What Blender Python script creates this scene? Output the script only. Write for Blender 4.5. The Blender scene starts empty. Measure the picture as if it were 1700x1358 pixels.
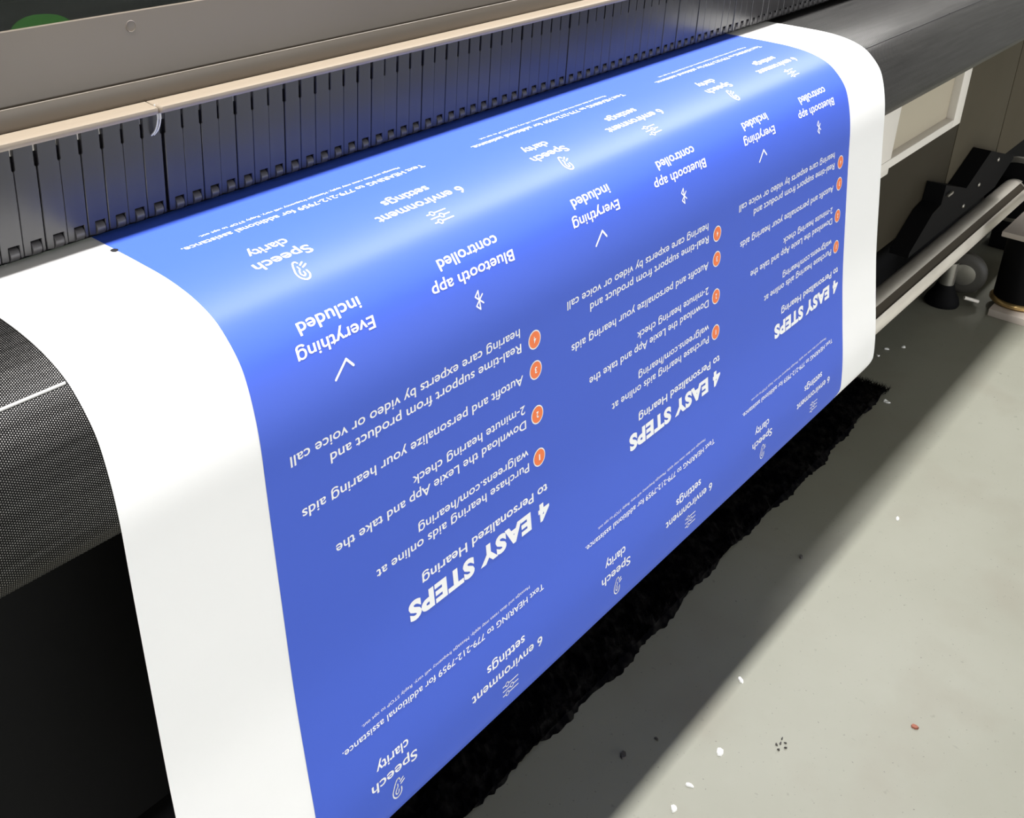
import bpy, bmesh, math, random
from mathutils import Vector, Matrix
random.seed(7)
C = bpy.context.scene.collection
S = bpy.context.scene
PI = math.pi
ZO = 1.3                                    # height of the camera above the floor; all z below are floor based

# ------------------------------------------------------------------ camera
cd = bpy.data.cameras.new('camera'); cam = bpy.data.objects.new('camera', cd); C.objects.link(cam)
R_ = Vector((0.68366312, -0.7296013, 0.01693173)); U_ = Vector((0.27890714, 0.28264499, 0.91778136)); F_ = Vector((0.67440014, 0.62273088, -0.39672497))
cam.matrix_world = Matrix(((R_.x, U_.x, -F_.x, 0), (R_.y, U_.y, -F_.y, 0), (R_.z, U_.z, -F_.z, ZO), (0, 0, 0, 1)))
cd.sensor_width = 36; cd.sensor_fit = 'HORIZONTAL'; cd.lens = 1764.12 / 1700 * 36
cd.shift_x = (850 - 659.34) / 1700; cd.shift_y = -(679 - 387.53) / 1700
cd.clip_start = 0.02
S.camera = cam

# ------------------------------------------------------------------ world, exposure
w = bpy.data.worlds.new('world'); S.world = w; w.use_nodes = True
w.node_tree.nodes['Background'].inputs[0].default_value = (0.9, 0.95, 1, 1)
w.node_tree.nodes['Background'].inputs[1].default_value = 0.6
S.view_settings.view_transform = 'Standard'; S.view_settings.look = 'None'
S.view_settings.gamma = 1; S.view_settings.use_curve_mapping = False
S.view_settings.exposure = 0.0

# rows of ceiling lights: (y, power of each lamp); the second row is added fill
LIGHT_ROWS = [(0.80, 54), (-1.9, 2)]
LIGHT_XS = [-1.9, -0.6, 0.7, 2.0, 3.3, 4.6]
LIGHT_Z = 2.84
LIGHT_COL = (1.0, 0.985, 0.965)
FILL_POWER = 175                         # front fill from a low window added out of view behind the camera
FILL_COL = (0.97, 0.985, 1.0)

# ------------------------------------------------------------------ materials
def mat(name, col, rough=0.5, metal=0.0, spec=0.5, coat=0.0):
    m = bpy.data.materials.new(name); m.use_nodes = True
    b = m.node_tree.nodes['Principled BSDF']
    b.inputs['Base Color'].default_value = (*col, 1); b.inputs['Roughness'].default_value = rough
    b.inputs['Metallic'].default_value = metal; b.inputs['Specular IOR Level'].default_value = spec
    b.inputs['Coat Weight'].default_value = coat; b.inputs['Coat Roughness'].default_value = 0.15
    return m
def nodes(m): return m.node_tree.nodes, m.node_tree.links, m.node_tree.nodes['Principled BSDF']
def noise_mix(m, c1, c2, scale, detail=4, lo=0.4, hi=0.6, stretch=(1, 1, 1), bump=0.0, rough=None):
    n, l, b = nodes(m)
    tc = n.new('ShaderNodeTexCoord'); mp = n.new('ShaderNodeMapping'); mp.inputs['Scale'].default_value = stretch
    l.new(tc.outputs['Object'], mp.inputs[0])
    no = n.new('ShaderNodeTexNoise'); no.inputs['Scale'].default_value = scale; no.inputs['Detail'].default_value = detail
    l.new(mp.outputs[0], no.inputs['Vector'])
    r = n.new('ShaderNodeValToRGB'); r.color_ramp.elements[0].position = lo; r.color_ramp.elements[1].position = hi
    r.color_ramp.elements[0].color = (*c1, 1); r.color_ramp.elements[1].color = (*c2, 1)
    l.new(no.outputs['Fac'], r.inputs[0]); l.new(r.outputs[0], b.inputs['Base Color'])
    if rough:
        rr = n.new('ShaderNodeMapRange'); rr.inputs[3].default_value = rough[0]; rr.inputs[4].default_value = rough[1]
        l.new(no.outputs['Fac'], rr.inputs[0]); l.new(rr.outputs[0], b.inputs['Roughness'])
    if bump:
        bm_ = n.new('ShaderNodeBump'); bm_.inputs['Strength'].default_value = bump; bm_.inputs['Distance'].default_value = 0.002
        l.new(no.outputs['Fac'], bm_.inputs['Height']); l.new(bm_.outputs[0], b.inputs['Normal'])
    return m

M = {}
M['vinyl'] = mat('white_vinyl', (0.90, 0.895, 0.89), 0.35, spec=0.4)
M['blue'] = mat('blue_ink', (0.050, 0.112, 0.60), 0.48, spec=0.36)
M['ink_white'] = mat('unprinted_white_lettering', (0.90, 0.90, 0.90), 0.4)
M['orange'] = mat('orange_ink', (0.92, 0.20, 0.055), 0.4)
M['black_ink'] = mat('black_ink', (0.01, 0.01, 0.012), 0.5)
M['taupe'] = noise_mix(mat('taupe_painted_metal', (0.2, 0.16, 0.125), 0.42), (0.090, 0.071, 0.053), (0.108, 0.086, 0.065), 3.0, lo=.35, hi=.65)
M['cream'] = mat('cream_edge_trim', (0.225, 0.185, 0.14), 0.45, spec=0.3)
M['guard'] = noise_mix(mat('dark_guard_plastic', (0.035, 0.035, 0.045), 0.32, spec=0.55), (0.011, 0.010, 0.012), (0.019, 0.018, 0.021), 22, lo=.3, hi=.7, stretch=(3, 1, .12), rough=(0.24, 0.34))
M['roller'] = mat('pinch_roller_rubber', (0.055, 0.052, 0.055), 0.4)
M['void'] = mat('matt_black_interior', (0.006, 0.006, 0.007), 0.8, spec=0.1)
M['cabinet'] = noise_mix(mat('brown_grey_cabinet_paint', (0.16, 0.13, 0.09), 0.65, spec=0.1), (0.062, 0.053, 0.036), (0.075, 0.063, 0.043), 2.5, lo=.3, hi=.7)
M['cabinet_shade'] = mat('shade_darkened_cabinet', (0.030, 0.025, 0.016), 0.65, spec=0.1)  # cabinet brown with the panel's shade darkened into the colour
M['cabinet_dark'] = mat('near_black_cabinet', (0.008, 0.008, 0.008), 0.7, spec=0.08)  # left panel coloured near black
M['black_metal'] = mat('black_painted_metal', (0.005, 0.005, 0.0055), 0.7, spec=0.06)
M['tray_frame'] = mat('off_white_plastic_frame', (0.72, 0.68, 0.62), 0.4)
M['tray_panel'] = mat('beige_plastic_panel', (0.42, 0.37, 0.28), 0.45)
M['alu'] = noise_mix(mat('brushed_aluminium', (0.6, 0.57, 0.52), 0.38, metal=0.25), (0.70, 0.65, 0.57), (0.84, 0.79, 0.70), 9, lo=.3, hi=.7, stretch=(1, 6, 6), rough=(0.32, 0.48))
M['slot'] = mat('brown_slot_strip', (0.055, 0.045, 0.032), 0.6, spec=0.2)
M['steel'] = mat('grey_steel', (0.30, 0.29, 0.26), 0.38, metal=0.85)
M['brass'] = mat('brass_ring', (0.6, 0.42, 0.18), 0.3, metal=0.9)
M['pink_plate'] = mat('pale_pinkish_plate', (0.50, 0.44, 0.39), 0.5)
M['rubber'] = mat('grey_caster_tyre', (0.045, 0.042, 0.036), 0.5)
M['wire'] = mat('pale_wire', (0.55, 0.54, 0.52), 0.4)
M['scrap_white'] = mat('white_paper_scrap', (0.8, 0.8, 0.78), 0.7)
M['scrap_red'] = mat('rust_red_scrap', (0.22, 0.07, 0.04), 0.7)
M['scrap_dark'] = mat('dark_debris', (0.06, 0.055, 0.05), 0.8)
M['wall'] = noise_mix(mat('off_white_wall_paint', (0.7, 0.69, 0.65), 0.7), (0.27, 0.27, 0.26), (0.30, 0.30, 0.29), 3)
M['fixture'] = mat('white_light_housing', (0.8, 0.8, 0.8), 0.5)

def emit_mat(name, col, st):
    m = mat(name, col, 0.5); b = m.node_tree.nodes['Principled BSDF']
    b.inputs['Emission Color'].default_value = (*col, 1); b.inputs['Emission Strength'].default_value = st
    return m
M['tube'] = emit_mat('glowing_fluorescent_tube', LIGHT_COL, 6.0)
M['green'] = emit_mat('green_indicator_glow', (0.04, 0.24, 0.012), 2.6)

# dark tinted window
m = mat('dark_tinted_window', (0.02, 0.022, 0.02), 0.12); M['tint'] = m; m.node_tree.nodes['Principled BSDF'].inputs['Specular IOR Level'].default_value = 0.12
n, l, b = nodes(m); tr = n.new('ShaderNodeBsdfTransparent'); tr.inputs[0].default_value = (0.55, 0.6, 0.55, 1)
mx = n.new('ShaderNodeMixShader'); mx.inputs[0].default_value = 0.45
l.new(tr.outputs[0], mx.inputs[1]); l.new(b.outputs[0], mx.inputs[2]); l.new(mx.outputs[0], n['Material Output'].inputs[0])

# embossed black/metal mesh of the media apron: hexagonal dot lattice on the unrolled surface (uv in metres)
m = mat('embossed_metal_mesh', (0.05, 0.05, 0.05), 0.36, metal=0.9); M['mesh'] = m
n, l, b = nodes(m); uv = n.new('ShaderNodeUVMap'); uv.uv_map = 'unrolled'
K = 2 * PI / 0.00165
hs = []
for vx, vy in ((1, 0), (0.5, 0.866), (-0.5, 0.866)):
    d = n.new('ShaderNodeVectorMath'); d.operation = 'DOT_PRODUCT'; d.inputs[1].default_value = (vx * K, vy * K, 0)
    l.new(uv.outputs[0], d.inputs[0]); c = n.new('ShaderNodeMath'); c.operation = 'COSINE'; l.new(d.outputs['Value'], c.inputs[0]); hs.append(c)
a1 = n.new('ShaderNodeMath'); a1.operation = 'ADD'; l.new(hs[0].outputs[0], a1.inputs[0]); l.new(hs[1].outputs[0], a1.inputs[1])
a2 = n.new('ShaderNodeMath'); a2.operation = 'ADD'; l.new(a1.outputs[0], a2.inputs[0]); l.new(hs[2].outputs[0], a2.inputs[1])
rp = n.new('ShaderNodeValToRGB'); rp.color_ramp.elements[0].position = 0.35; rp.color_ramp.elements[1].position = 0.75
rp.color_ramp.elements[0].color = (0.014, 0.014, 0.015, 1); rp.color_ramp.elements[1].color = (0.30, 0.29, 0.28, 1)
mr = n.new('ShaderNodeMapRange'); mr.inputs[1].default_value = -1.5; mr.inputs[2].default_value = 3.0
l.new(a2.outputs[0], mr.inputs[0]); l.new(mr.outputs[0], rp.inputs[0])
# lengthwise wear streaks multiply the colour a little
mp = n.new('ShaderNodeMapping'); mp.inputs['Scale'].default_value = (6, 160, 1); l.new(uv.outputs[0], mp.inputs[0])
no = n.new('ShaderNodeTexNoise'); no.inputs['Scale'].default_value = 1.0; no.inputs['Detail'].default_value = 5; l.new(mp.outputs[0], no.inputs['Vector'])
mr2 = n.new('ShaderNodeMapRange'); mr2.inputs[1].default_value = .3; mr2.inputs[2].default_value = .7; mr2.inputs[3].default_value = .65; mr2.inputs[4].default_value = 1.2
l.new(no.outputs['Fac'], mr2.inputs[0])
mul = n.new('ShaderNodeMix'); mul.data_type = 'RGBA'; mul.blend_type = 'MULTIPLY'; mul.inputs[0].default_value = 1
l.new(rp.outputs[0], mul.inputs[6]); l.new(mr2.outputs[0], mul.inputs[7]); l.new(mul.outputs[2], b.inputs['Base Color'])
bp = n.new('ShaderNodeBump'); bp.inputs['Strength'].default_value = 0.5; bp.inputs['Distance'].default_value = 0.0004
l.new(mr.outputs[0], bp.inputs['Height']); l.new(bp.outputs[0], b.inputs['Normal'])

# painted concrete floor: blotches, specks, stains
m = mat('painted_concrete', (0.3, 0.3, 0.25), 0.5, spec=0.35); M['floor'] = m
n, l, b = nodes(m); tc = n.new('ShaderNodeTexCoord')
def floor_layer(prev, scale, lo, hi, colour, detail=5, strength=1.0):
    no = n.new('ShaderNodeTexNoise'); no.inputs['Scale'].default_value = scale; no.inputs['Detail'].default_value = detail
    l.new(tc.outputs['Object'], no.inputs['Vector'])
    mr = n.new('ShaderNodeMapRange'); mr.inputs[1].default_value = lo; mr.inputs[2].default_value = hi; mr.inputs[4].default_value = strength
    l.new(no.outputs['Fac'], mr.inputs[0])
    mx = n.new('ShaderNodeMix'); mx.data_type = 'RGBA'; l.new(mr.outputs[0], mx.inputs[0])
    if prev is None: mx.inputs[6].default_value = (0.178, 0.178, 0.140, 1)
    else: l.new(prev.outputs[2], mx.inputs[6])
    mx.inputs[7].default_value = (*colour, 1)
    return mx
q = floor_layer(None, 2.2, .35, .65, (0.205, 0.206, 0.168))
q = floor_layer(q, 7.0, .52, .75, (0.170, 0.16, 0.125), strength=.6)
q = floor_layer(q, 1.7, .60, .72, (0.200, 0.19, 0.135), strength=.5)
q = floor_layer(q, 60, .70, .78, (0.10, 0.095, 0.075), detail=2, strength=.5)
q = floor_layer(q, 210, .72, .80, (0.05, 0.048, 0.04), detail=1, strength=.7)
l.new(q.outputs[2], b.inputs['Base Color'])
no = n.new('ShaderNodeTexNoise'); no.inputs['Scale'].default_value = 35; l.new(tc.outputs['Object'], no.inputs['Vector'])
bp = n.new('ShaderNodeBump'); bp.inputs['Strength'].default_value = 0.12; bp.inputs['Distance'].default_value = 0.003
l.new(no.outputs['Fac'], bp.inputs['Height']); l.new(bp.outputs[0], b.inputs['Normal'])

M['pile'] = noise_mix(mat('black_mat_pile', (0.008, 0.008, 0.009), 0.9, spec=0.0), (0.002, 0.002, 0.0025), (0.012, 0.0115, 0.011), 45, lo=.45, hi=.7)

# ------------------------------------------------------------------ helpers
def link(name, me, material=None, parent=None):
    o = bpy.data.objects.new(name, me); C.objects.link(o)
    if material is not None:
        me.materials.append(material)
    if parent: o.parent = parent; o.matrix_parent_inverse = parent.matrix_world.inverted()
    return o
def from_bm(name, bm, material, parent=None, smooth=False):
    bmesh.ops.recalc_face_normals(bm, faces=bm.faces)
    me = bpy.data.meshes.new(name); bm.to_mesh(me); bm.free()
    if smooth:
        for p in me.polygons: p.use_smooth = True
        me.set_sharp_from_angle(angle=math.radians(40))
    return link(name, me, material, parent)
def empty(name, loc):
    o = bpy.data.objects.new(name, None); C.objects.link(o); o.location = loc; o.empty_display_size = 0.05
    o.matrix_world = Matrix.Translation(loc)
    return o
def tag(o, label=None, cat=None, group=None, kind=None):
    if label: o['label'] = label
    if cat: o['category'] = cat
    if group: o['group'] = group
    if kind: o['kind'] = kind
    return o
def bx(bm, x0, x1, y0, y1, z0, z1, bev=0.0):
    r = bmesh.ops.create_cube(bm, size=1, matrix=Matrix.Translation(((x0+x1)/2, (y0+y1)/2, (z0+z1)/2)) @ Matrix.Diagonal((x1-x0, y1-y0, z1-z0, 1)))
    if bev:
        es = list({e for v in r['verts'] for e in v.link_edges})
        bmesh.ops.bevel(bm, geom=es, offset=bev, segments=2, profile=0.6, affect='EDGES')
def box(name, x0, x1, y0, y1, z0, z1, m, parent=None, bev=0.0):
    bm = bmesh.new(); bx(bm, x0, x1, y0, y1, z0, z1, bev); return from_bm(name, bm, m, parent, smooth=bev > 0)
def cyl(bm, p0, p1, r, seg=32, r2=None):
    p0 = Vector(p0); p1 = Vector(p1); d = p1 - p0
    mtx = Matrix.Translation((p0 + p1) / 2) @ d.to_track_quat('Z', 'Y').to_matrix().to_4x4()
    return bmesh.ops.create_cone(bm, cap_ends=True, segments=seg, radius1=r, radius2=r if r2 is None else r2, depth=d.length, matrix=mtx)['verts']
def lathe(bm, centre, axis, prof, seg=48):
    """prof: list of (offset along axis, radius)"""
    ax = Vector(axis).normalized(); q = ax.to_track_quat('Z', 'Y'); rings = []
    for h, r in prof:
        ring = []
        for i in range(seg):
            t = 2 * PI * i / seg
            ring.append(bm.verts.new(Vector(centre) + q @ Vector((r * math.cos(t), r * math.sin(t), h))))
        rings.append(ring)
    for a, b_ in zip(rings, rings[1:]):
        for i in range(seg): bm.faces.new((a[i], a[(i+1) % seg], b_[(i+1) % seg], b_[i]))
    bm.faces.new(rings[0][::-1]); bm.faces.new(rings[-1])
def tube(bm, pts, r, seg=8):
    pts = [Vector(p) for p in pts]; rings = []
    for i, p in enumerate(pts):
        d = (pts[min(i+1, len(pts)-1)] - pts[max(i-1, 0)]).normalized(); q = d.to_track_quat('Z', 'Y')
        rings.append([bm.verts.new(p + q @ Vector((r*math.cos(2*PI*k/seg), r*math.sin(2*PI*k/seg), 0))) for k in range(seg)])
    for a, b_ in zip(rings, rings[1:]):
        for k in range(seg): bm.faces.new((a[k], a[(k+1) % seg], b_[(k+1) % seg], b_[k]))
    bm.faces.new(rings[0][::-1]); bm.faces.new(rings[-1])
def prism_x(bm, prof, x0, x1):
    """closed (y,z) outline swept along x"""
    a = [bm.verts.new((x0, y, z)) for y, z in prof]; b_ = [bm.verts.new((x1, y, z)) for y, z in prof]
    k = len(prof)
    for i in range(k): bm.faces.new((a[i], a[(i+1) % k], b_[(i+1) % k], b_[i]))
    bm.faces.new(a[::-1]); bm.faces.new(b_)
def prism_y(bm, prof, y0, y1):
    """closed (x,z) outline swept along y"""
    a = [bm.verts.new((x, y0, z)) for x, z in prof]; b_ = [bm.verts.new((x, y1, z)) for x, z in prof]
    k = len(prof)
    for i in range(k): bm.faces.new((a[i], a[(i+1) % k], b_[(i+1) % k], b_[i]))
    bm.faces.new(a[::-1]); bm.faces.new(b_)

# ------------------------------------------------------------------ the room
RX0, RX1, RY0, RY1, RH = -3.2, 6.6, -4.2, 3.2, 3.0
tag(box('floor', RX0, RX1, RY0, RY1, -0.1, 0, M['floor']), kind='structure')
tag(box('ceiling', RX0, RX1, RY0, RY1, RH, RH + .1, M['wall']), kind='structure')
tag(box('wall_back', RX0, RX1, RY1, RY1 + .1, 0, RH, M['wall']), kind='structure')
WX0, WX1, WZ0, WZ1 = -2.2, 5.8, 0.08, 0.98
bm = bmesh.new(); bx(bm, RX0, RX1, RY0 - .1, RY0, WZ1, RH); bx(bm, RX0, RX1, RY0 - .1, RY0, 0, WZ0); bx(bm, RX0, WX0, RY0 - .1, RY0, WZ0, WZ1); bx(bm, WX1, RX1, RY0 - .1, RY0, WZ0, WZ1)
tag(from_bm('wall_front', bm, M['wall']), kind='structure')
bm = bmesh.new(); xs_ = [WX0 + (WX1 - WX0) * i / 5 for i in range(6)]
for x in xs_: bx(bm, x - .03, x + .03, RY0 - .08, RY0 - .02, WZ0, WZ1)
for z in (WZ0 + .03, WZ1 - .03): bx(bm, WX0, WX1, RY0 - .08, RY0 - .02, z - .03, z + .03)
tag(from_bm('added_fill_window', bm, M['fixture']), kind='structure')  # unseen window, added to frame the front fill light
ld = bpy.data.lights.new('front_fill', 'AREA'); ld.shape = 'RECTANGLE'; ld.size = WX1 - WX0; ld.size_y = WZ1 - WZ0; ld.energy = FILL_POWER; ld.color = FILL_COL
lo = bpy.data.objects.new('front_fill', ld); C.objects.link(lo); lo.location = ((WX0 + WX1) / 2, RY0 + .01, (WZ0 + WZ1) / 2); lo.rotation_euler = (PI / 2, 0, 0)
tag(box('wall_left', RX0 - .1, RX0, RY0, RY1, 0, RH, M['wall']), kind='structure')
tag(box('wall_right', RX1, RX1 + .1, RY0, RY1, 0, RH, M['wall']), kind='structure')

# ceiling lights
def light_fixture():
    t = empty('ceiling_light', (0, 0, RH))
    bm = bmesh.new()
    prism_x(bm, [(-.10, RH - .03), (-.06, RH), (.06, RH), (.10, RH - .03), (.10, RH - .05), (.02, RH - .07), (-.02, RH - .07), (-.10, RH - .05)], -.62, .62)
    from_bm('housing', bm, M['fixture'], t)
    for y in (-.055, .055):
        bm = bmesh.new(); cyl(bm, (-.6, y, RH - .095), (.6, y, RH - .095), .016, 16); from_bm('tube', bm, M['tube'], t, True)
    return t
lf = light_fixture(); first = True
for r, (y, pw) in enumerate(LIGHT_ROWS):
    ld = bpy.data.lights.new('tube_light', 'AREA'); ld.shape = 'RECTANGLE'; ld.size = 1.2; ld.size_y = 0.16; ld.energy = pw; ld.color = LIGHT_COL
    for i, x in enumerate(LIGHT_XS):
        if first: t = lf; first = False
        else:
            t = lf.copy(); C.objects.link(t)
            for ch in list(lf.children):
                c = ch.copy(); C.objects.link(c); c.parent = t; c.matrix_parent_inverse = ch.matrix_parent_inverse.copy()
        t.location = (x, y, RH)
        where = ['above the printer', 'added as fill over the open floor'][r]
        pos = ['first', 'second', 'third', 'fourth', 'fifth', 'sixth'][i]
        tag(t, f'white ceiling light {where}, {pos} from the left', 'ceiling light', 'twin tube ceiling lights')
for t in [o for o in list(C.objects) if o.name.startswith('ceiling_light')]:
    y = t.location.y; pw = dict((round(a, 3), b) for a, b in LIGHT_ROWS)[round(y, 3)]
    ld = bpy.data.lights.get(f'row_lamp_{y:.1f}')
    if not ld:
        ld = bpy.data.lights.new(f'row_lamp_{y:.1f}', 'AREA'); ld.shape = 'RECTANGLE'; ld.size = 1.2; ld.size_y = 0.16; ld.energy = pw; ld.color = LIGHT_COL
    lo = bpy.data.objects.new('lamp_light', ld); C.objects.link(lo); lo.parent = t; lo.location = (0, 0, LIGHT_Z - RH)

# ------------------------------------------------------------------ the sheet's path out of the printer: (y, z) and arc length
PR = [(.830,-.3865),(.78,-.3865),(.72,-.387),(.68,-.3885),(.647,-.3935),(.621,-.4025),(.604,-.4145),(.588,-.432),(.579,-.450),(.571,-.476),(.5655,-.503),
      (.561,-.538),(.5555,-.58),(.546,-.65),(.533,-.742),(.519,-.82),(.509,-.872),(.5035,-.905),(.500,-.938),(.5015,-.952),(.508,-.968),(.518,-.986),(.535,-1.005),(.56,-1.022),(.60,-1.038),(.635,-1.050),(.66,-1.0615)]
def catmull(P, k):
    out = []; n_ = len(P)
    for i in range(n_ - 1):
        p0, p1, p2, p3 = (Vector(P[max(i-1, 0)]), Vector(P[i]), Vector(P[i+1]), Vector(P[min(i+2, n_-1)]))
        for j in range(k):
            t = j / k
            out.append(.5 * ((2*p1) + (p2 - p0)*t + (2*p0 - 5*p1 + 4*p2 - p3)*t*t + (3*p1 - p0 - 3*p2 + p3)*t**3))
    out.append(Vector(P[-1])); return out
PATH = catmull(PR, 12)
ARC = [0.0]
for a, b in zip(PATH, PATH[1:]): ARC.append(ARC[-1] + (b - a).length)
SEND = ARC[-1]
import bisect
def at_s(s, off=0.0):
    """point (y, z above floor) at arc length s, moved off metres along the outward normal"""
    i = min(max(bisect.bisect_right(ARC, s) - 1, 0), len(PATH) - 2)
    t = (s - ARC[i]) / (ARC[i+1] - ARC[i])
    p = PATH[i].lerp(PATH[i+1], t)
    d0 = (PATH[min(i+1, len(PATH)-1)] - PATH[max(i-1, 0)]).normalized(); d1 = (PATH[min(i+2, len(PATH)-1)] - PATH[i]).normalized()
    d = d0.lerp(d1, t).normalized()
    nrm = Vector((d.y, -d.x))                 # outward: up on the platen, towards the viewer where it hangs
    return p.x + nrm.x * off, p.y + nrm.y * off + ZO
def strip(bm, x0, x1, s0, s1, off, step=0.006, uvl=None):
    k = max(2, int((s1 - s0) / step)); prev = None
    for i in range(k + 1):
        s = s0 + (s1 - s0) * i / k; y, z = at_s(s, off)
        row = (bm.verts.new((x0, y, z)), bm.verts.new((x1, y, z)))
        if prev:
            f = bm.faces.new((prev[0], row[0], row[1], prev[1]))
        prev = row

XL, XR = 0.323, 1.802                        # edges of the white media
PX0, PW = 0.4550, 0.4003                     # left edge of the blue print, width of one printed sign
# ------------------------------------------------------------------ printed banner
def sheet_mesh():
    bm = bmesh.new(); k = 170; th = 0.0004; rows = []
    BAR = (.66, -1.10 + ZO, .0381)
    ss = [SEND * i / k for i in range(k + 1)]
    top = [at_s(s, 0) for s in ss]; bot = [at_s(s, -th) for s in ss]
    for j in range(1, 15):                   # last half turn round the take-up tube
        a = PI / 2 - j * PI / 14
        c, s_ = math.cos(a), math.sin(a)
        top.append((BAR[0] + (BAR[2] + th) * c, BAR[1] + (BAR[2] + th) * s_)); bot.append((BAR[0] + BAR[2] * c, BAR[1] + BAR[2] * s_))
    T = [[bm.verts.new((x, y, z)) for x in (XL, XR)] for y, z in top]; B = [[bm.verts.new((x, y, z)) for x in (XL, XR)] for y, z in bot]
    for i in range(len(T) - 1):
        bm.faces.new((T[i][0], T[i+1][0], T[i+1][1], T[i][1])); bm.faces.new((B[i][1], B[i+1][1], B[i+1][0], B[i][0]))
        for e in (0, 1): bm.faces.new((T[i][e], B[i][e], B[i+1][e], T[i+1][e]))
    bm.faces.new((T[0][0], T[0][1], B[0][1], B[0][0])); bm.faces.new((T[-1][1], T[-1][0], B[-1][0], B[-1][1]))
    return bm
banner = from_bm('printed_banner', sheet_mesh(), M['vinyl'], None, True)
tag(banner, 'white banner sheet printed with blue hearing signs, hanging upside down from the printer', 'banner')

# lettering: a = distance leftwards from the sign's right edge (reading direction), b = arc length (letters grow with b)
_cap = None
def font_mesh(txt, bold=0.0, shear=0.0, space=1.0):
    cu = bpy.data.curves.new('lettering', 'FONT'); cu.body = txt.replace('g', '\u0261'); cu.size = 1.0; cu.offset = bold; cu.shear = shear; cu.space_character = space; cu.resolution_u = 4; cu.fill_mode = 'FRONT'
    o = bpy.data.objects.new('lettering', cu); C.objects.link(o)
    bpy.context.view_layer.update()
    me = bpy.data.meshes.new_from_object(o.evaluated_get(bpy.context.evaluated_depsgraph_get()))
    bpy.data.objects.remove(o); bpy.data.curves.remove(cu)
    vs = [v.co.copy() for v in me.vertices]; fs = [tuple(p.vertices) for p in me.polygons]
    bpy.data.meshes.remove(me)
    return vs, fs
def cap_h():
    global _cap
    if _cap is None:
        vs, _ = font_mesh('H'); _cap = max(v.y for v in vs) - min(v.y for v in vs)
    return _cap
class Ink:
    def __init__(self): self.v = []; self.f = []
    def add(self, pts, faces):
        k = len(self.v); self.v += pts; self.f += [tuple(i + k for i in f) for f in faces]
    def text(self, txt, a0, a1, base, cap, bold=0.0, shear=0.0, space=1.0):
        vs, fs = font_mesh(txt, bold, shear, space); x0 = min(v.x for v in vs); x1 = max(v.x for v in vs)
        sx = (a1 - a0) / (x1 - x0); sy = cap / cap_h()
        self.add([(a0 + (v.x - x0) * sx, base + v.y * sy) for v in vs], fs)
    def stroke(self, pts, wd, closed=False):
        pts = [Vector(p) for p in pts]
        if closed: pts = pts + [pts[0]]
        for p, q_ in zip(pts, pts[1:]):
            d = (q_ - p).normalized(); nn = Vector((-d.y, d.x)) * wd / 2
            self.add([tuple(p + nn), tuple(p - nn), tuple(q_ - nn), tuple(q_ + nn)], [(0, 1, 2, 3)])
        for p in pts: self.disc(p[0], p[1], wd / 2, 10)
    def disc(self, a, b_, r, seg=28):
        self.add([(a + r * math.cos(2*PI*i/seg), b_ + r * math.sin(2*PI*i/seg)) for i in range(seg)], [tuple(range(seg))])
    def build(self, name, m, parent, off):
        me = bpy.data.meshes.new(name); vv = []
        for a, b_ in self.v:
            y, z = at_s(b_, off); vv.append((PX0 + PW - a, y, z))
        me.from_pydata(vv, [], self.f); me.update()
        return link(name, me, m, parent)
OFF_BLUE, OFF_A, OFF_B, OFF_C = 0.00025, 0.0005, 0.0007, 0.0009
VP = 0.5545                                  # one sign's height
def smooth(pts, k=4):
    return [tuple(p) for p in catmull(pts, k)]
def ear_icon(parent, da=0.0, db=0.0):
    k = Ink(); A0, B0, W, H = 0.2868 + da, 0.1905 + db, 0.0185, 0.0225
    f = lambda P: [(A0 + u * W, B0 + v * H) for u, v in P]
    k.stroke(f(smooth([(.27,.60),(.27,.80),(.42,.96),(.66,.99),(.88,.84),(.93,.60),(.84,.40),(.72,.20),(.58,.04),(.42,.02),(.36,.12)])), .0016)
    k.stroke(f(smooth([(.47,.62),(.50,.76),(.63,.80),(.72,.68),(.64,.52),(.54,.44),(.54,.30)])), .0015)
    k.stroke(f([(.02,.30),(.30,.40)]), .0015); k.stroke(f([(.10,.14),(.34,.26)]), .0015)
    return k.build('ear_icon', M['ink_white'], parent, OFF_A)
def slider_icon(parent, da=0.0, db=0.0):
    k = Ink(); A0, B0, W, H = 0.1005 + da, 0.1965 + db, 0.0270, 0.0155
    for v, u in ((.9, .72), (.5, .42), (.1, .72)):
        b_ = B0 + v * H; r = .0027
        if u > .2: k.stroke([(A0, b_), (A0 + u*W - r, b_)], .0013)
        if u < .9: k.stroke([(A0 + u*W + r, b_), (A0 + W, b_)], .0013)
        k.stroke([(A0 + u*W + r*math.cos(t*PI/8), b_ + r*math.sin(t*PI/8)) for t in range(16)], .0012, True)
    return k.build('slider_icon', M['ink_white'], parent, OFF_A)
def captions_row(panel, db):
    k = Ink(); k.text('Speech', .2665, .3310, .1752 + db, .0112, .012); k.text('clarity', .2765, .3220, .1552 + db, .0112, .012); k.build('speech_caption', M['ink_white'], panel, OFF_A)
    ear_icon(panel, 0, db)
    k = Ink(); k.text('6 environment', .0535, .1790, .1755 + db, .0112, .012); k.text('settings', .0846, .1512, .1555 + db, .0112, .012); k.build('environment_caption', M['ink_white'], panel, OFF_A)
    slider_icon(panel, 0, db)
    k = Ink(); k.text('Text HEARING to 779-212-7959 for additional assistance.', .0430, .3590, .1128 + db, .0072, .008)
    k.text('Message and data rates may apply. Message frequency will vary. Reply STOP to opt out.', .0675, .3313, .1018 + db, .0036, .0)
    k.build('fine_print', M['ink_white'], panel, OFF_A)
def blue_panel(s0, s1):
    bm = bmesh.new(); strip(bm, PX0, PX0 + PW, s0, s1, OFF_BLUE)
    return from_bm('printed_panel', bm, M['blue'], banner, True)
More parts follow.
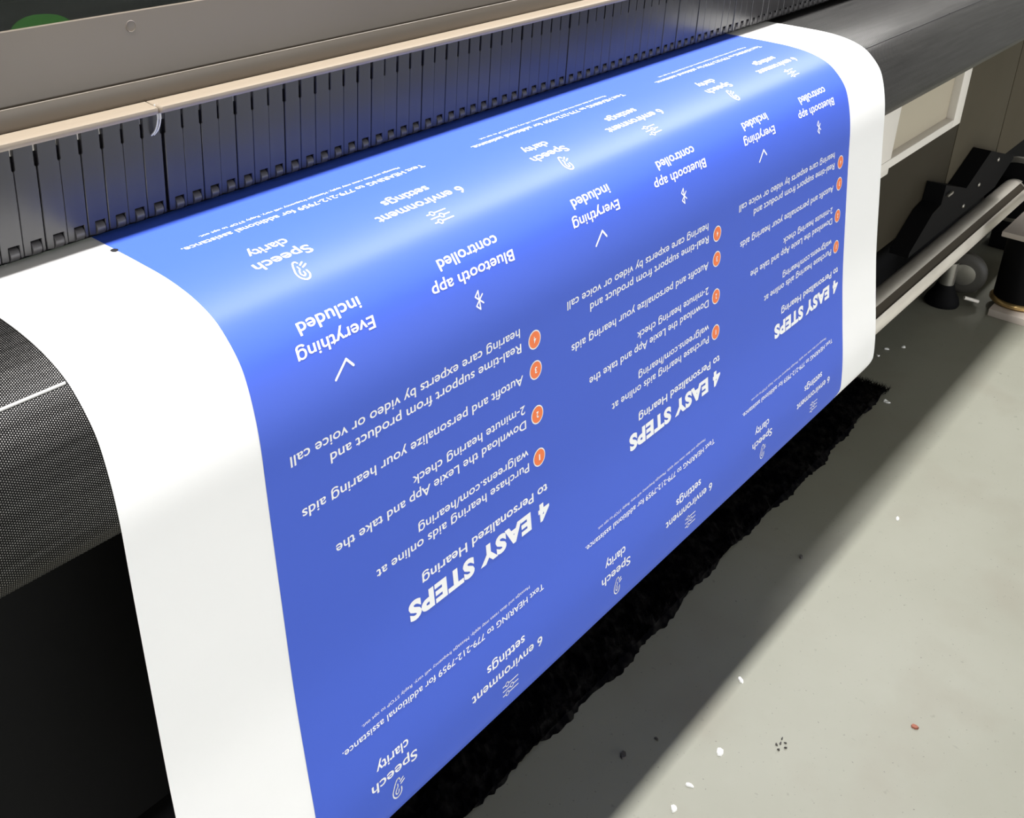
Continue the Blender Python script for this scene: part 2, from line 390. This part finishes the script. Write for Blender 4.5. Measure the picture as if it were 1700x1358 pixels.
def full_panel():
    P = blue_panel(0.02, 0.625)
    k = Ink(); k.text('4 EASY STEPS', .0205, .2530, .5715, .0190, .052, 0.0, 1.10); k.build('headline', M['ink_white'], P, OFF_A)
    k = Ink(); k.text('to Personalized Hearing', .0215, .2300, .5500, .0105, .016); k.build('subheading', M['ink_white'], P, OFF_A)
    for lines in ((('Purchase hearing aids online at', .0525, .2890, .5103), ('walgreens.com/hearing', .0525, .2290, .4935)),
                  (('Download the Lexie App and take the', .0540, .3340, .4578), ('2-minute hearing check', .0545, .2312, .4398)),
                  (('Autofit and personalize your hearing aids', .0552, .3668, .4045),),
                  (('Real-time support from product and', .0560, .3288, .3680), ('hearing care experts by video or voice call', .0572, .3726, .3508))):
        k = Ink()
        for txt, a0, a1, b_ in lines: k.text(txt, a0, a1, b_, .0098, .010)
        k.build('step_text', M['ink_white'], P, OFF_A)
    for num, a, s in (('1', .0337, .5121), ('2', .0337, .4601), ('3', .0330, .4074), ('4', .0328, .3723)):
        k = Ink(); k.disc(a, s, .0108, 40); ring = k.build('step_number', M['ink_white'], P, OFF_A)
        bm = bmesh.new(); bm.from_mesh(ring.data); ring.data.materials.append(M['orange'])
        d = Ink(); d.disc(a, s, .0094, 40); dg = Ink(); dg.text(num, a - .0020, a + .0020, s - .0034, .0068, .02)
        if num == '1': dg = Ink(); dg.text(num, a - .0010, a + .0010, s - .0034, .0068, .02)
        for ink, mi, off in ((d, 1, OFF_B), (dg, 0, OFF_C)):
            vs = []
            for aa, bb in ink.v:
                y, z = at_s(bb, off); vs.append(bm.verts.new((PX0 + PW - aa, y, z)))
            for f in ink.f:
                try: ff = bm.faces.new([vs[i] for i in f]); ff.material_index = mi
                except ValueError: pass
        bm.to_mesh(ring.data); bm.free(); ring['label'] = f'orange circle with a white {num}'
    k = Ink(); k.text('Everything', .2545, .3460, .2660, .0112, .012); k.text('included', .2625, .3355, .2452, .0112, .012); k.build('everything_caption', M['ink_white'], P, OFF_A)
    k = Ink(); k.stroke([(.2893, .2998), (.2963, .2916), (.3118, .3050)], .0024); k.build('check_icon', M['ink_white'], P, OFF_A)
    k = Ink(); k.text('Bluetooth app', .0520, .1765, .2660, .0112, .012); k.text('controlled', .0675, .1572, .2452, .0112, .012); k.build('app_caption', M['ink_white'], P, OFF_A)
    k = Ink(); cx, cy, w_, h = .1155, .2990, .0055, .0095
    k.stroke([(cx - w_, cy - h*.48), (cx + w_, cy + h*.5), (cx, cy + h), (cx, cy - h), (cx + w_, cy - h*.5), (cx - w_, cy + h*.48)], .0016); k.build('app_icon', M['ink_white'], P, OFF_A)
    captions_row(P, 0)
    return P
def lower_panel():
    P = blue_panel(0.625, 0.965); captions_row(P, VP); return P
def copy_panel(P, dx):
    c = P.copy(); C.objects.link(c); c.parent = banner; c.location.x += dx
    for ch in list(P.children):
        d = ch.copy(); C.objects.link(d); d.parent = c; d.matrix_parent_inverse = ch.matrix_parent_inverse.copy()
for P in (full_panel(), lower_panel()):
    for i in (1, 2): copy_panel(P, i * PW)
k = Ink(); k.v = []; k.disc(PX0 + PW - .4535, .075, .0035, 20); k.build('registration_mark', M['black_ink'], banner, OFF_A)

# ------------------------------------------------------------------ the printer
printer = empty('large_format_printer', (1.5, 1.1, 0))
tag(printer, 'large format printer with taupe cover and dark finger guard feeding out the blue banner', 'printer')
Z = lambda z: z + ZO
# media apron: flat platen, rounded nose, tucked under
AP = [(.96,-.3885)] + [(y + .0, z) for y, z in []]
def apron():
    bm = bmesh.new(); pts = [(.96, Z(-.3885)), (.88, Z(-.3885))]
    s_end = ARC[10 * 12]                     # where the sheet leaves the nose
    k = 40
    for i in range(k + 1):
        pts.append(at_s(s_end * i / k, -.0016))
    pts += [(.5685, Z(-.508)), (.5705, Z(-.5135)), (.576, Z(-.518)), (.584, Z(-.520)), (.62, Z(-.521)), (.80, Z(-.521))]
    x0, x1 = 0.05, 3.45; uvl = bm.loops.layers.uv.new('unrolled'); prev = None; s = 0; lp = None
    for y, z in pts:
        if lp: s += math.hypot(y - lp[0], z - lp[1])
        lp = (y, z); row = (bm.verts.new((x0, y, z)), bm.verts.new((x1, y, z)))
        if prev:
            f = bm.faces.new((prev[0], row[0], row[1], prev[1]))
            for lo, uvv in zip(f.loops, ((x0, prev[2]), (x0, s), (x1, s), (x1, prev[2]))): lo[uvl].uv = uvv
        prev = (*row, s)
    # close the ends and the back
    return bm
ap = from_bm('media_apron', apron(), M['mesh'], printer, True)
sd = ap.modifiers.new('thickness', 'SOLIDIFY'); sd.thickness = 0.002; sd.offset = -1
ap['label'] = 'embossed black metal mesh apron'
y, z = at_s(.2145, -.0012); bm = bmesh.new(); cyl(bm, (.06, y, z), (.3215, y, z), .0013, 10); from_bm('seam_strip', bm, M['wire'], printer, True)
bm = bmesh.new(); cyl(bm, (1.8035, y, z - .0009), (3.44, y, z - .0009), .0012, 10); from_bm('seam_strip', bm, M['guard'], printer, True)

# finger guard
FP = 0.0208
def finger_bm():
    w_ = FP - .0004; c = w_ - .0085; h = .0049
    out = [(0, -.3805), (c - h - .0012, -.3815), (c - h, -.3800), (c - h, -.369), (c + h, -.369), (c + h, -.3800), (c + h + .0012, -.3815), (w_, -.3805), (w_, -.3045), (w_ - .0012, -.3030), (w_ - .0012, -.2785), (.0012, -.2785), (.0012, -.3030), (0, -.3045)]
    bm = bmesh.new(); ch = .0006
    cxm = w_ / 2
    ring0 = [bm.verts.new((x, .789, z)) for x, z in out]; ring1 = [bm.verts.new((x, .7856, z)) for x, z in out]
    # slightly inset front face makes a soft edge
    k_ = len(out); ins = []
    for i in range(k_):
        a, b_, c_ = Vector(out[i-1]), Vector(out[i]), Vector(out[(i+1) % k_])
        n1 = (b_ - a).normalized(); n2 = (c_ - b_).normalized(); m1 = Vector((-n1.y, n1.x)); m2 = Vector((-n2.y, n2.x))
        mm = (m1 + m2); mm = mm / max(mm.length_squared, .5) * 2
        ins.append(b_ + mm * ch * .9)
    ring2 = [bm.verts.new((p.x, .7850, p.y)) for p in ins]
    for A, B in ((ring0, ring1), (ring1, ring2)):
        for i in range(k_): bm.faces.new((A[i], A[(i+1) % k_], B[(i+1) % k_], B[i]))
    bm.faces.new(ring2); bm.faces.new(ring0[::-1])
    for v in bm.verts: v.co.z += ZO
    return bm, c
fb, fc = finger_bm(); f0 = from_bm('guard_finger', fb, M['guard'], printer)
bm = bmesh.new(); lathe(bm, (fc - .0046, .7900, Z(-.3770)), (1, 0, 0), [(0, .0055), (.0005, .0062), (.0087, .0062), (.0092, .0055)], 20); r0 = from_bm('pinch_roller', bm, M['roller'], f0, True)
slots = []
e = .5318 - FP
while e > .14: slots.append(e); e -= FP
e = .5343
while e < 2.08: slots.append(e); e += FP
slots.sort(); used = False
for x in slots:
    if not used: f = f0; used = True
    else:
        f = f0.copy(); C.objects.link(f); f.parent = printer; f.matrix_parent_inverse = f0.matrix_parent_inverse.copy()
        r = r0.copy(); C.objects.link(r); r.parent = f; r.matrix_parent_inverse = r0.matrix_parent_inverse.copy()
    f.location = (x + random.choice((-.0002, 0, 0, .0002)), random.uniform(-.0006, .0006), 0)
    f.rotation_euler.z = random.uniform(-.012, .012) * 0
box('guard_backing', .05, 3.3, .7895, .792, Z(-.384), Z(-.2925), M['void'], printer)
box('guard_rail', .05, 3.3, .7895, .7925, Z(-.2922), Z(-.2812), M['tray_frame'], printer)  # coloured off-white to stand in for light reaching the slots from behind
# rounded cream lip in two lengths meeting over the second module's start
def lip(x0, x1):
    bm = bmesh.new()
    pr = [(.7760, -.2810), (.7725, -.2808), (.7712, -.2793), (.7711, -.2768), (.7717, -.2748), (.7732, -.2741), (.782, -.2738), (.7930, -.2738), (.7930, -.281)]
    rr = .0035; k_ = 6; xs = []
    for i in range(k_ + 1): xs.append((x0 + rr * (1 - math.cos(i / k_ * PI / 2)) , 1 - math.sin(i / k_ * PI / 2)))
    ring = []
    for x, sft in xs: ring.append((x, sft))
    for x, sft in reversed(xs): ring.append((x1 - (x - x0), sft))
    prev = None; first_ = None
    for x, sft in ring:
        cur = [bm.verts.new((x, y + (rr * sft if i in (1, 2, 3, 4, 5) else 0), Z(z) - (rr*.6*sft if i in (3, 4, 5, 6) else 0))) for i, (y, z) in enumerate(pr)]
        if prev:
            for i in range(len(pr)): bm.faces.new((prev[i], prev[(i+1) % len(pr)], cur[(i+1) % len(pr)], cur[i]))
        else: bm.faces.new(cur[::-1])
        prev = cur
    bm.faces.new(prev)
    return from_bm('guard_lip', bm, M['cream'], printer, True)
lip(.02, .5219); lip(.5231, 3.3)
# two thin cables looping out of the joint
for dx in (0, .0028):
    bm = bmesh.new()
    tube(bm, smooth([(.5232 + dx, .781, Z(-.274)), (.5240 + dx, .7790, Z(-.281)), (.5238 + dx, .7782, Z(-.288)), (.5222 + dx, .7800, Z(-.297)), (.5205 + dx, .7850, Z(-.3035))], 5), .0008)
    o = from_bm('cable', bm, M['wire'], printer, True); o['label'] = 'thin pale cable'
# taupe covers
bm = bmesh.new()
prism_x(bm, [(.7935, Z(-.2745)), (.7935, Z(-.2552)), (.7937, Z(-.2545)), (.7945, Z(-.2541)), (.7952, Z(-.2548)), (.7954, Z(-.262)), (.803, Z(-.264)), (.812, Z(-.28)), (.80, Z(-.285))], .02, 3.3)
from_bm('lower_cover', bm, M['taupe'], printer, True)
box('gap_shade_strip', .03, 3.29, .7955, .7989, Z(-.2635), Z(-.2558), M['void'], printer)  # black strip set in the groove in place of its shade
bm = bmesh.new()
prism_x(bm, [(.7990, Z(-.2600)), (.7990, Z(-.2528)), (.8030, Z(-.1965)), (.8032, Z(-.1948)), (.8048, Z(-.1940)), (.809, Z(-.1950)), (.812, Z(-.26))], .02, 3.3)
up = from_bm('upper_cover', bm, M['taupe'], printer, True)
nn = Vector((0, -.0563, .005)).normalized()
bm = bmesh.new(); lathe(bm, Vector((.5195, .8022, Z(-.2069))) - nn * .0012 , nn, [(0, .0052), (.0013, .0052), (.0017, .0048), (.0013, .0044), (.0012, .0040)], 28)
from_bm('cover_plug', bm, M['taupe'], up, True)
# window above the cover, dark carriage bay with a green glow behind it
bm = bmesh.new(); prism_x(bm, [(.8125, Z(-.2150)), (.8165, Z(-.2150)), (.905, Z(-.02)), (.901, Z(-.02))], .04, 3.28); from_bm('window_pane', bm, M['tint'], printer)
bm = bmesh.new(); prism_x(bm, [(.900, Z(-.02)), (.905, Z(-.02)), (1.05, Z(.03)), (1.45, Z(.03)), (1.45, Z(-.10)), (1.70, Z(-.12)), (1.70, Z(-.50)), (.96, Z(-.52)), (.96, Z(-.42)), (1.68, Z(-.42)), (1.68, Z(-.14)), (1.43, Z(-.12)), (1.43, Z(.01)), (1.05, Z(.01))], .02, 3.3)
from_bm('top_cover', bm, M['taupe'], printer)
box('carriage_bay', .04, 3.28, .99, 1.0, Z(-.41), Z(.0), M['void'], printer)
box('carriage_rail', .04, 3.28, .93, .945, Z(-.1995), Z(-.1980), M['steel'], printer)
bm = bmesh.new()
lathe(bm, (.500, .93, Z(-.236)), (.2, -1, .3), [(0, .022), (.012, .020), (.018, .012)], 24)
for v in bm.verts: v.co.x = .502 + (v.co.x - .500) * 1.6
o = from_bm('status_lamp', bm, M['green'], printer, True); o['label'] = 'green glowing lamp inside the printer'
for x0, x1 in ((-.03, .02), (3.3, 3.5)):
    bm = bmesh.new(); prism_x(bm, [(.80, Z(-.45)), (.80, Z(-.28)), (.84, Z(-.20)), (.90, Z(-.01)), (1.05, Z(.04)), (1.72, Z(.04)), (1.72, Z(-.55)), (.84, Z(-.55))], x0, x1); from_bm('end_cover', bm, M['taupe'], printer)

# lower cabinet
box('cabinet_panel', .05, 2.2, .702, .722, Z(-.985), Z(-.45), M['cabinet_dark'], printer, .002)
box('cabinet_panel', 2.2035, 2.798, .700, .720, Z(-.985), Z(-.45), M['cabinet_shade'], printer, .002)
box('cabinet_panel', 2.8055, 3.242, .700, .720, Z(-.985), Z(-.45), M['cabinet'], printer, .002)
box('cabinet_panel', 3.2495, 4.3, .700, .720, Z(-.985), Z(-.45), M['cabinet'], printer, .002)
box('cabinet_body', .03, 4.29, .725, 1.60, Z(-.99), Z(-.44), M['void'], printer)
box('underside_blocker', .05, 4.6, .80, .84, Z(-1.285), Z(-.9901), M['black_metal'], printer)  # black sheet added to keep light out from under the machine
# white framed beige panel under the nose
tp = box('document_tray', 2.10, 2.64, .690, .699, Z(-.722), Z(-.56), M['tray_panel'], printer); tp['label'] = 'beige panel in an off-white frame'
bm = bmesh.new()
o_ = [(2.04, -.55), (2.696, -.55), (2.696, -.730), (2.688, -.7405), (2.10, -.7405), (2.04, -.7405)]
bx(bm, 2.640, 2.697, .672, .6995, Z(-.7405), Z(-.55), .003); bx(bm, 2.05, 2.6405, .672, .6995, Z(-.7405), Z(-.7195), .003); bx(bm, 2.05, 2.248, .674, .6995, Z(-.7550), Z(-.55), .003)
from_bm('tray_frame', bm, M['tray_frame'], tp, True)
# black end bracket of the take-up
BRK = [(2.46, Z(-1.00)), (2.576, Z(-.934)), (2.630, Z(-.926)), (2.637, Z(-.878)), (2.826, Z(-.936)), (2.986, Z(-.875)), (3.25, Z(-.952)), (3.25, Z(-.962)), (3.12, Z(-1.012)), (2.46, Z(-1.012))]
bm = bmesh.new(); prism_y(bm, BRK, .655, .699)
br = from_bm('end_bracket', bm, M['black_metal'], printer)
for x, z in ((3.075, -.920), (2.935, -.955), (2.83, -.985)):
    bm = bmesh.new(); lathe(bm, (x, .6549, Z(z)), (0, -1, 0), [(0, .006), (.002, .006), (.004, .004)], 12); from_bm('bolt', bm, M['steel'], br, True)
bm = bmesh.new(); bx(bm, 2.655, 2.69, .648, .6549, Z(-.912), Z(-.905), .002); from_bm('latch', bm, M['steel'], br, True)

# legs and casters under the cabinet
def caster(x, y):
    rt = from_bm('caster', (lambda b_: (cyl(b_, (x, y, .130), (x, y, .165), .022, 20), b_)[1])(bmesh.new()), M['steel'], printer, True)
    bm = bmesh.new(); lathe(bm, (x - .016, y + .02, .055), (1, 0, 0), [(0, .040), (.003, .050), (.008, .0545), (.024, .0545), (.029, .050), (.032, .040)], 36); from_bm('wheel', bm, M['rubber'], rt, True)
    bm = bmesh.new(); lathe(bm, (x - .020, y + .02, .055), (1, 0, 0), [(0, .014), (.004, .024), (.036, .024), (.040, .014)], 24); from_bm('hub', bm, M['steel'], rt, True)
    bm = bmesh.new()
    for s_ in (-1, 1): prism_x(bm, [(y - .02, .132), (y + .028, .132), (y + .034, .055), (y + .02, .042), (y + .006, .055)], x + s_*.025 - .002, x + s_*.025 + .002)
    bx(bm, x - .027, x + .027, y - .024, y + .03, .130, .136); from_bm('fork', bm, M['steel'], rt)
    bm = bmesh.new(); bx(bm, x - .018, x + .018, y - .060, y - .012, .030, .036, .002); bx(bm, x - .012, x - .006, y - .09, y - .055, .022, .028, .002); from_bm('brake_pedal', bm, M['steel'], rt, True)
    return rt
def leg(x, y0, y1):
    box('leg', x - .035, x + .035, y0, y1, Z(-1.135), Z(-.9901), M['black_metal'], printer, .004)
for x in (.35, 3.00):
    leg(x, .845, 1.5); caster(x, .86); caster(x, 1.44)

# adjustable foot with roller seen under the tube
# ------------------------------------------------------------------ take-up tube
BY, BZ, BR = .66, Z(-1.10), .0375
bm = bmesh.new(); kk = 64; sl0, sl1 = math.radians(180 - 8.5), math.radians(180 + 9.5)
# outline with a slot cut into the front of the extrusion
prof = []
half = .0098; ang0 = math.radians(160)
def rot(c, s_, a): return (c*math.cos(a) - s_*math.sin(a), c*math.sin(a) + s_*math.cos(a))
th = math.asin(half / BR)
for i in range(kk + 1):
    a = th + (2*PI - 2*th) * i / kk; prof.append((BR * math.cos(a), BR * math.sin(a)))
prof += [(BR - .006, -half), (BR - .006, half)]
SA = math.radians(128)                       # slot faces up and towards the viewer
pts = [(BY + rot(c, s_, SA)[0], BZ + rot(c, s_, SA)[1]) for c, s_ in prof]
prism_x(bm, pts, .08, 3.40)
tb = from_bm('take_up_tube', bm, M['alu'], None, True)
tag(tb, 'long silver take-up tube with a dark slot, running behind the banner near the floor', 'tube')
bm = bmesh.new(); q0 = [(BR - .0058, -half + .0002), (BR - .0058, half - .0002), (BR - .0040, half - .0002), (BR - .0040, -half + .0002)]
prism_x(bm, [(BY + rot(c, s_, SA)[0], BZ + rot(c, s_, SA)[1]) for c, s_ in q0], .081, 3.385); from_bm('slot_strip', bm, M['slot'], tb)
for x in (.06, 3.40):
    t = empty('take_up_flange', (x, BY, 0))
    side = 'right' if x > 1 else 'left'
    tag(t, f'grey metal take-up drive flange holding the {side} end of the silver tube', 'flange')
    sgn = 1 if x > 1 else -1
    bm = bmesh.new(); lathe(bm, (x + sgn*.004, BY, BZ), (sgn, 0, 0), [(0, .092), (.004, .100), (.020, .100), (.024, .096)], 48); from_bm('disc', bm, M['steel'], t, True)
    bm = bmesh.new(); lathe(bm, (x + sgn*.0006, BY, BZ), (sgn, 0, 0), [(0, .082), (.002, .086), (.0034, .086)], 40); from_bm('hub_cover', bm, M['black_metal'], t, True)
    box('bearing_block', min(x + sgn*.029, x + sgn*.11), max(x + sgn*.029, x + sgn*.11), BY - .07, BY + .039, 0, BZ + .07, M['black_metal'], t, .006)

# black cylindrical foot on a pale base plate, in front of the tube's right end
t = empty('support_foot', (3.05, .50, 0)); tag(t, 'black cylindrical foot with brass ring on a pale base plate beside the caster', 'support foot')
bm = bmesh.new(); bx(bm, 2.93, 3.36, .28, .556, 0, .02, .002); from_bm('base_plate', bm, M['pink_plate'], t, True)
bm = bmesh.new(); lathe(bm, (3.025, .515, .0201), (0, 0, 1), [(0, .060), (.005, .066), (.011, .066), (.016, .060)], 48); from_bm('ring', bm, M['brass'], t, True)
bm = bmesh.new(); lathe(bm, (3.025, .515, .0362), (0, 0, 1), [(0, .057), (.004, .059), (.170, .059), (.174, .056)], 48); from_bm('foot_body', bm, M['black_metal'], t, True)
bm = bmesh.new(); bx(bm, 2.97, 3.36, .40, .580, .2104, .2260, .003); from_bm('top_plate', bm, M['pink_plate'], t, True)

# small caster just behind the tube
cst = empty('swivel_caster', (2.97, .64, 0)); tag(cst, 'small grey swivel caster on the floor below the silver tube', 'caster')
cx_, cy_ = 2.965, .655
bm = bmesh.new(); lathe(bm, (cx_ - .002, cy_ - .012, .080), (1, .25, 0), [(0, .040), (.003, .052), (.008, .058), (.024, .058), (.030, .052), (.033, .040)], 40); from_bm('wheel', bm, M['rubber'], cst, True)
bm = bmesh.new(); lathe(bm, (cx_ - .008, cy_ - .013, .080), (1, .25, 0), [(0, .016), (.003, .030), (.042, .030), (.046, .016)], 28); from_bm('hub', bm, M['steel'], cst, True)
bm = bmesh.new(); cyl(bm, (cx_ - .045, cy_ + .015, .0601), (cx_ - .045, cy_ + .015, .125), .020, 24); from_bm('stem', bm, M['steel'], cst, True)
bm = bmesh.new(); lathe(bm, (cx_ - .045, cy_ + .015, 0.0), (0, 0, 1), [(0, .042), (.006, .044), (.020, .040), (.045, .026), (.060, .022)], 32); from_bm('foot_pad', bm, M['black_metal'], cst, True)
bm = bmesh.new(); prism_x(bm, [(cy_ - .045, .022), (cy_ + .01, .022), (cy_ + .02, .075), (cy_ - .02, .080), (cy_ - .052, .06)], cx_ + .034, cx_ + .038); from_bm('fork', bm, M['steel'], cst)
bm = bmesh.new(); tube(bm, [(cx_ - .035, cy_ - .035, .030), (cx_ - .01, cy_ - .065, .020)], .005, 10); from_bm('brake_lever', bm, M['tray_frame'], cst, True)

# ------------------------------------------------------------------ black mat under the machine
bm = bmesh.new(); nx, ny = 260, 34; X0, X1, Y0, Y1 = .35, 2.345, .600, 1.05; rnd = random.Random(3); grid = []
for j in range(ny + 1):
    row = []
    for i in range(nx + 1):
        x = X0 + (X1 - X0) * i / nx; y = Y0 + (Y1 - Y0) * (j / ny) ** 1.3
        edge = (j == 0) or (i == nx) or i == 0 or j == ny
        if j == 0: y += rnd.uniform(-.002, .003) + .006 * math.sin(x * 9) + .004 * math.sin(x * 41)
        if i == nx: x += rnd.uniform(-.010, .004)
        row.append(bm.verts.new((x, y, 0.0005 if edge else .006 + rnd.uniform(0, .006))))
    grid.append(row)
for j in range(ny):
    for i in range(nx): bm.faces.new((grid[j][i], grid[j][i+1], grid[j+1][i+1], grid[j+1][i]))
mt = from_bm('floor_mat', bm, M['pile']); tag(mt, 'ragged black fibre mat on the floor under the hanging banner', 'mat')
bm = bmesh.new()
for i in range(9000):
    x = rnd.uniform(X0 + .6, X1 - .003); y = Y0 + .008 + abs(rnd.gauss(0, .05)) if rnd.random() < .6 else rnd.uniform(Y0 + .01, Y0 + .25)
    if rnd.random() < .12: x = X1 - abs(rnd.gauss(0, .012)); y = rnd.uniform(Y0, Y0 + .16)
    a = rnd.uniform(0, 2*PI); L = rnd.uniform(.004, .014); hh = rnd.uniform(.004, .014); z0 = .006
    dx, dy = math.cos(a)*L, math.sin(a)*L; px, py = -math.sin(a)*.0007, math.cos(a)*.0007
    v = [bm.verts.new((x + px, y + py, z0)), bm.verts.new((x - px, y - py, z0)), bm.verts.new((x + dx, y + dy, z0 + hh))]
    bm.faces.new(v)
pf = from_bm('pile', bm, M['pile'], mt); pf['kind'] = 'stuff'

# ------------------------------------------------------------------ scraps on the floor
def scrap(x, y, r, m, label, kind):
    bm = bmesh.new(); k_ = 7; a0 = rnd.uniform(0, PI); el = rnd.uniform(.35, .8); vs = []
    for i in range(k_):
        t = 2*PI*i/k_; rr = r * rnd.uniform(.7, 1.1); u, v = rr*math.cos(t), rr*el*math.sin(t)
        vs.append((x + u*math.cos(a0) - v*math.sin(a0), y + u*math.sin(a0) + v*math.cos(a0)))
    lo = [bm.verts.new((p[0], p[1], .0002)) for p in vs]; hi = [bm.verts.new((p[0]*.9 + x*.1, p[1]*.9 + y*.1, .0015 + rnd.uniform(0, .0025))) for p in vs]
    for i in range(k_): bm.faces.new((lo[i], lo[(i+1) % k_], hi[(i+1) % k_], hi[i]))
    bm.faces.new(hi); bm.faces.new(lo[::-1])
    o = from_bm(kind, bm, m); tag(o, label, 'scrap', 'scraps littering the floor')
scrap(1.884, .416, .006, M['scrap_white'], 'white paper scrap alone on the bright floor right of the banner\'s lower edge', 'paper_scrap')
scrap(1.301, .448, .008, M['scrap_white'], 'white paper scrap near the shadow edge, above a patch of dark specks', 'paper_scrap')
scrap(1.154, .407, .008, M['scrap_white'], 'white curled paper scrap in the lower middle of the bright floor', 'paper_scrap')
scrap(1.073, .411, .006, M['scrap_white'], 'white paper scrap second from the bottom edge of the photo', 'paper_scrap')
scrap(1.025, .409, .007, M['scrap_white'], 'white paper scrap nearest the bottom edge of the photo', 'paper_scrap')
scrap(1.400, .217, .007, M['scrap_red'], 'rust red scrap on the bright floor', 'red_scrap')
scrap(2.549, .680, .008, M['scrap_white'], 'white paper scrap in the middle of three near the banner\'s far corner', 'paper_scrap')
scrap(2.500, .684, .006, M['scrap_white'], 'white paper scrap closest to the banner of three near its far corner', 'paper_scrap')
scrap(2.589, .653, .006, M['scrap_white'], 'white paper crumb rightmost of three near the banner\'s far corner', 'paper_scrap')
scrap(2.298, .588, .009, M['scrap_white'], 'pale paper scrap just off the black mat\'s far corner', 'paper_scrap')
scrap(1.648, .503, .005, M['scrap_dark'], 'dark debris crumb at the shadow edge beside the middle of the mat', 'debris')
scrap(1.051, .506, .007, M['scrap_dark'], 'dark debris lump at the shadow edge near the bottom of the photo', 'debris')
scrap(1.110, .486, .004, M['scrap_dark'], 'small dark debris crumb on the bright floor beside the shadow edge', 'debris')
for i, (x, y) in enumerate(((1.230, .350), (1.236, .345), (1.224, .353), (1.240, .352), (1.228, .341), (1.218, .347))):
    scrap(x, y, .0022, M['scrap_dark'], 'tiny dark speck in the cluster on the lower bright floor', 'debris')
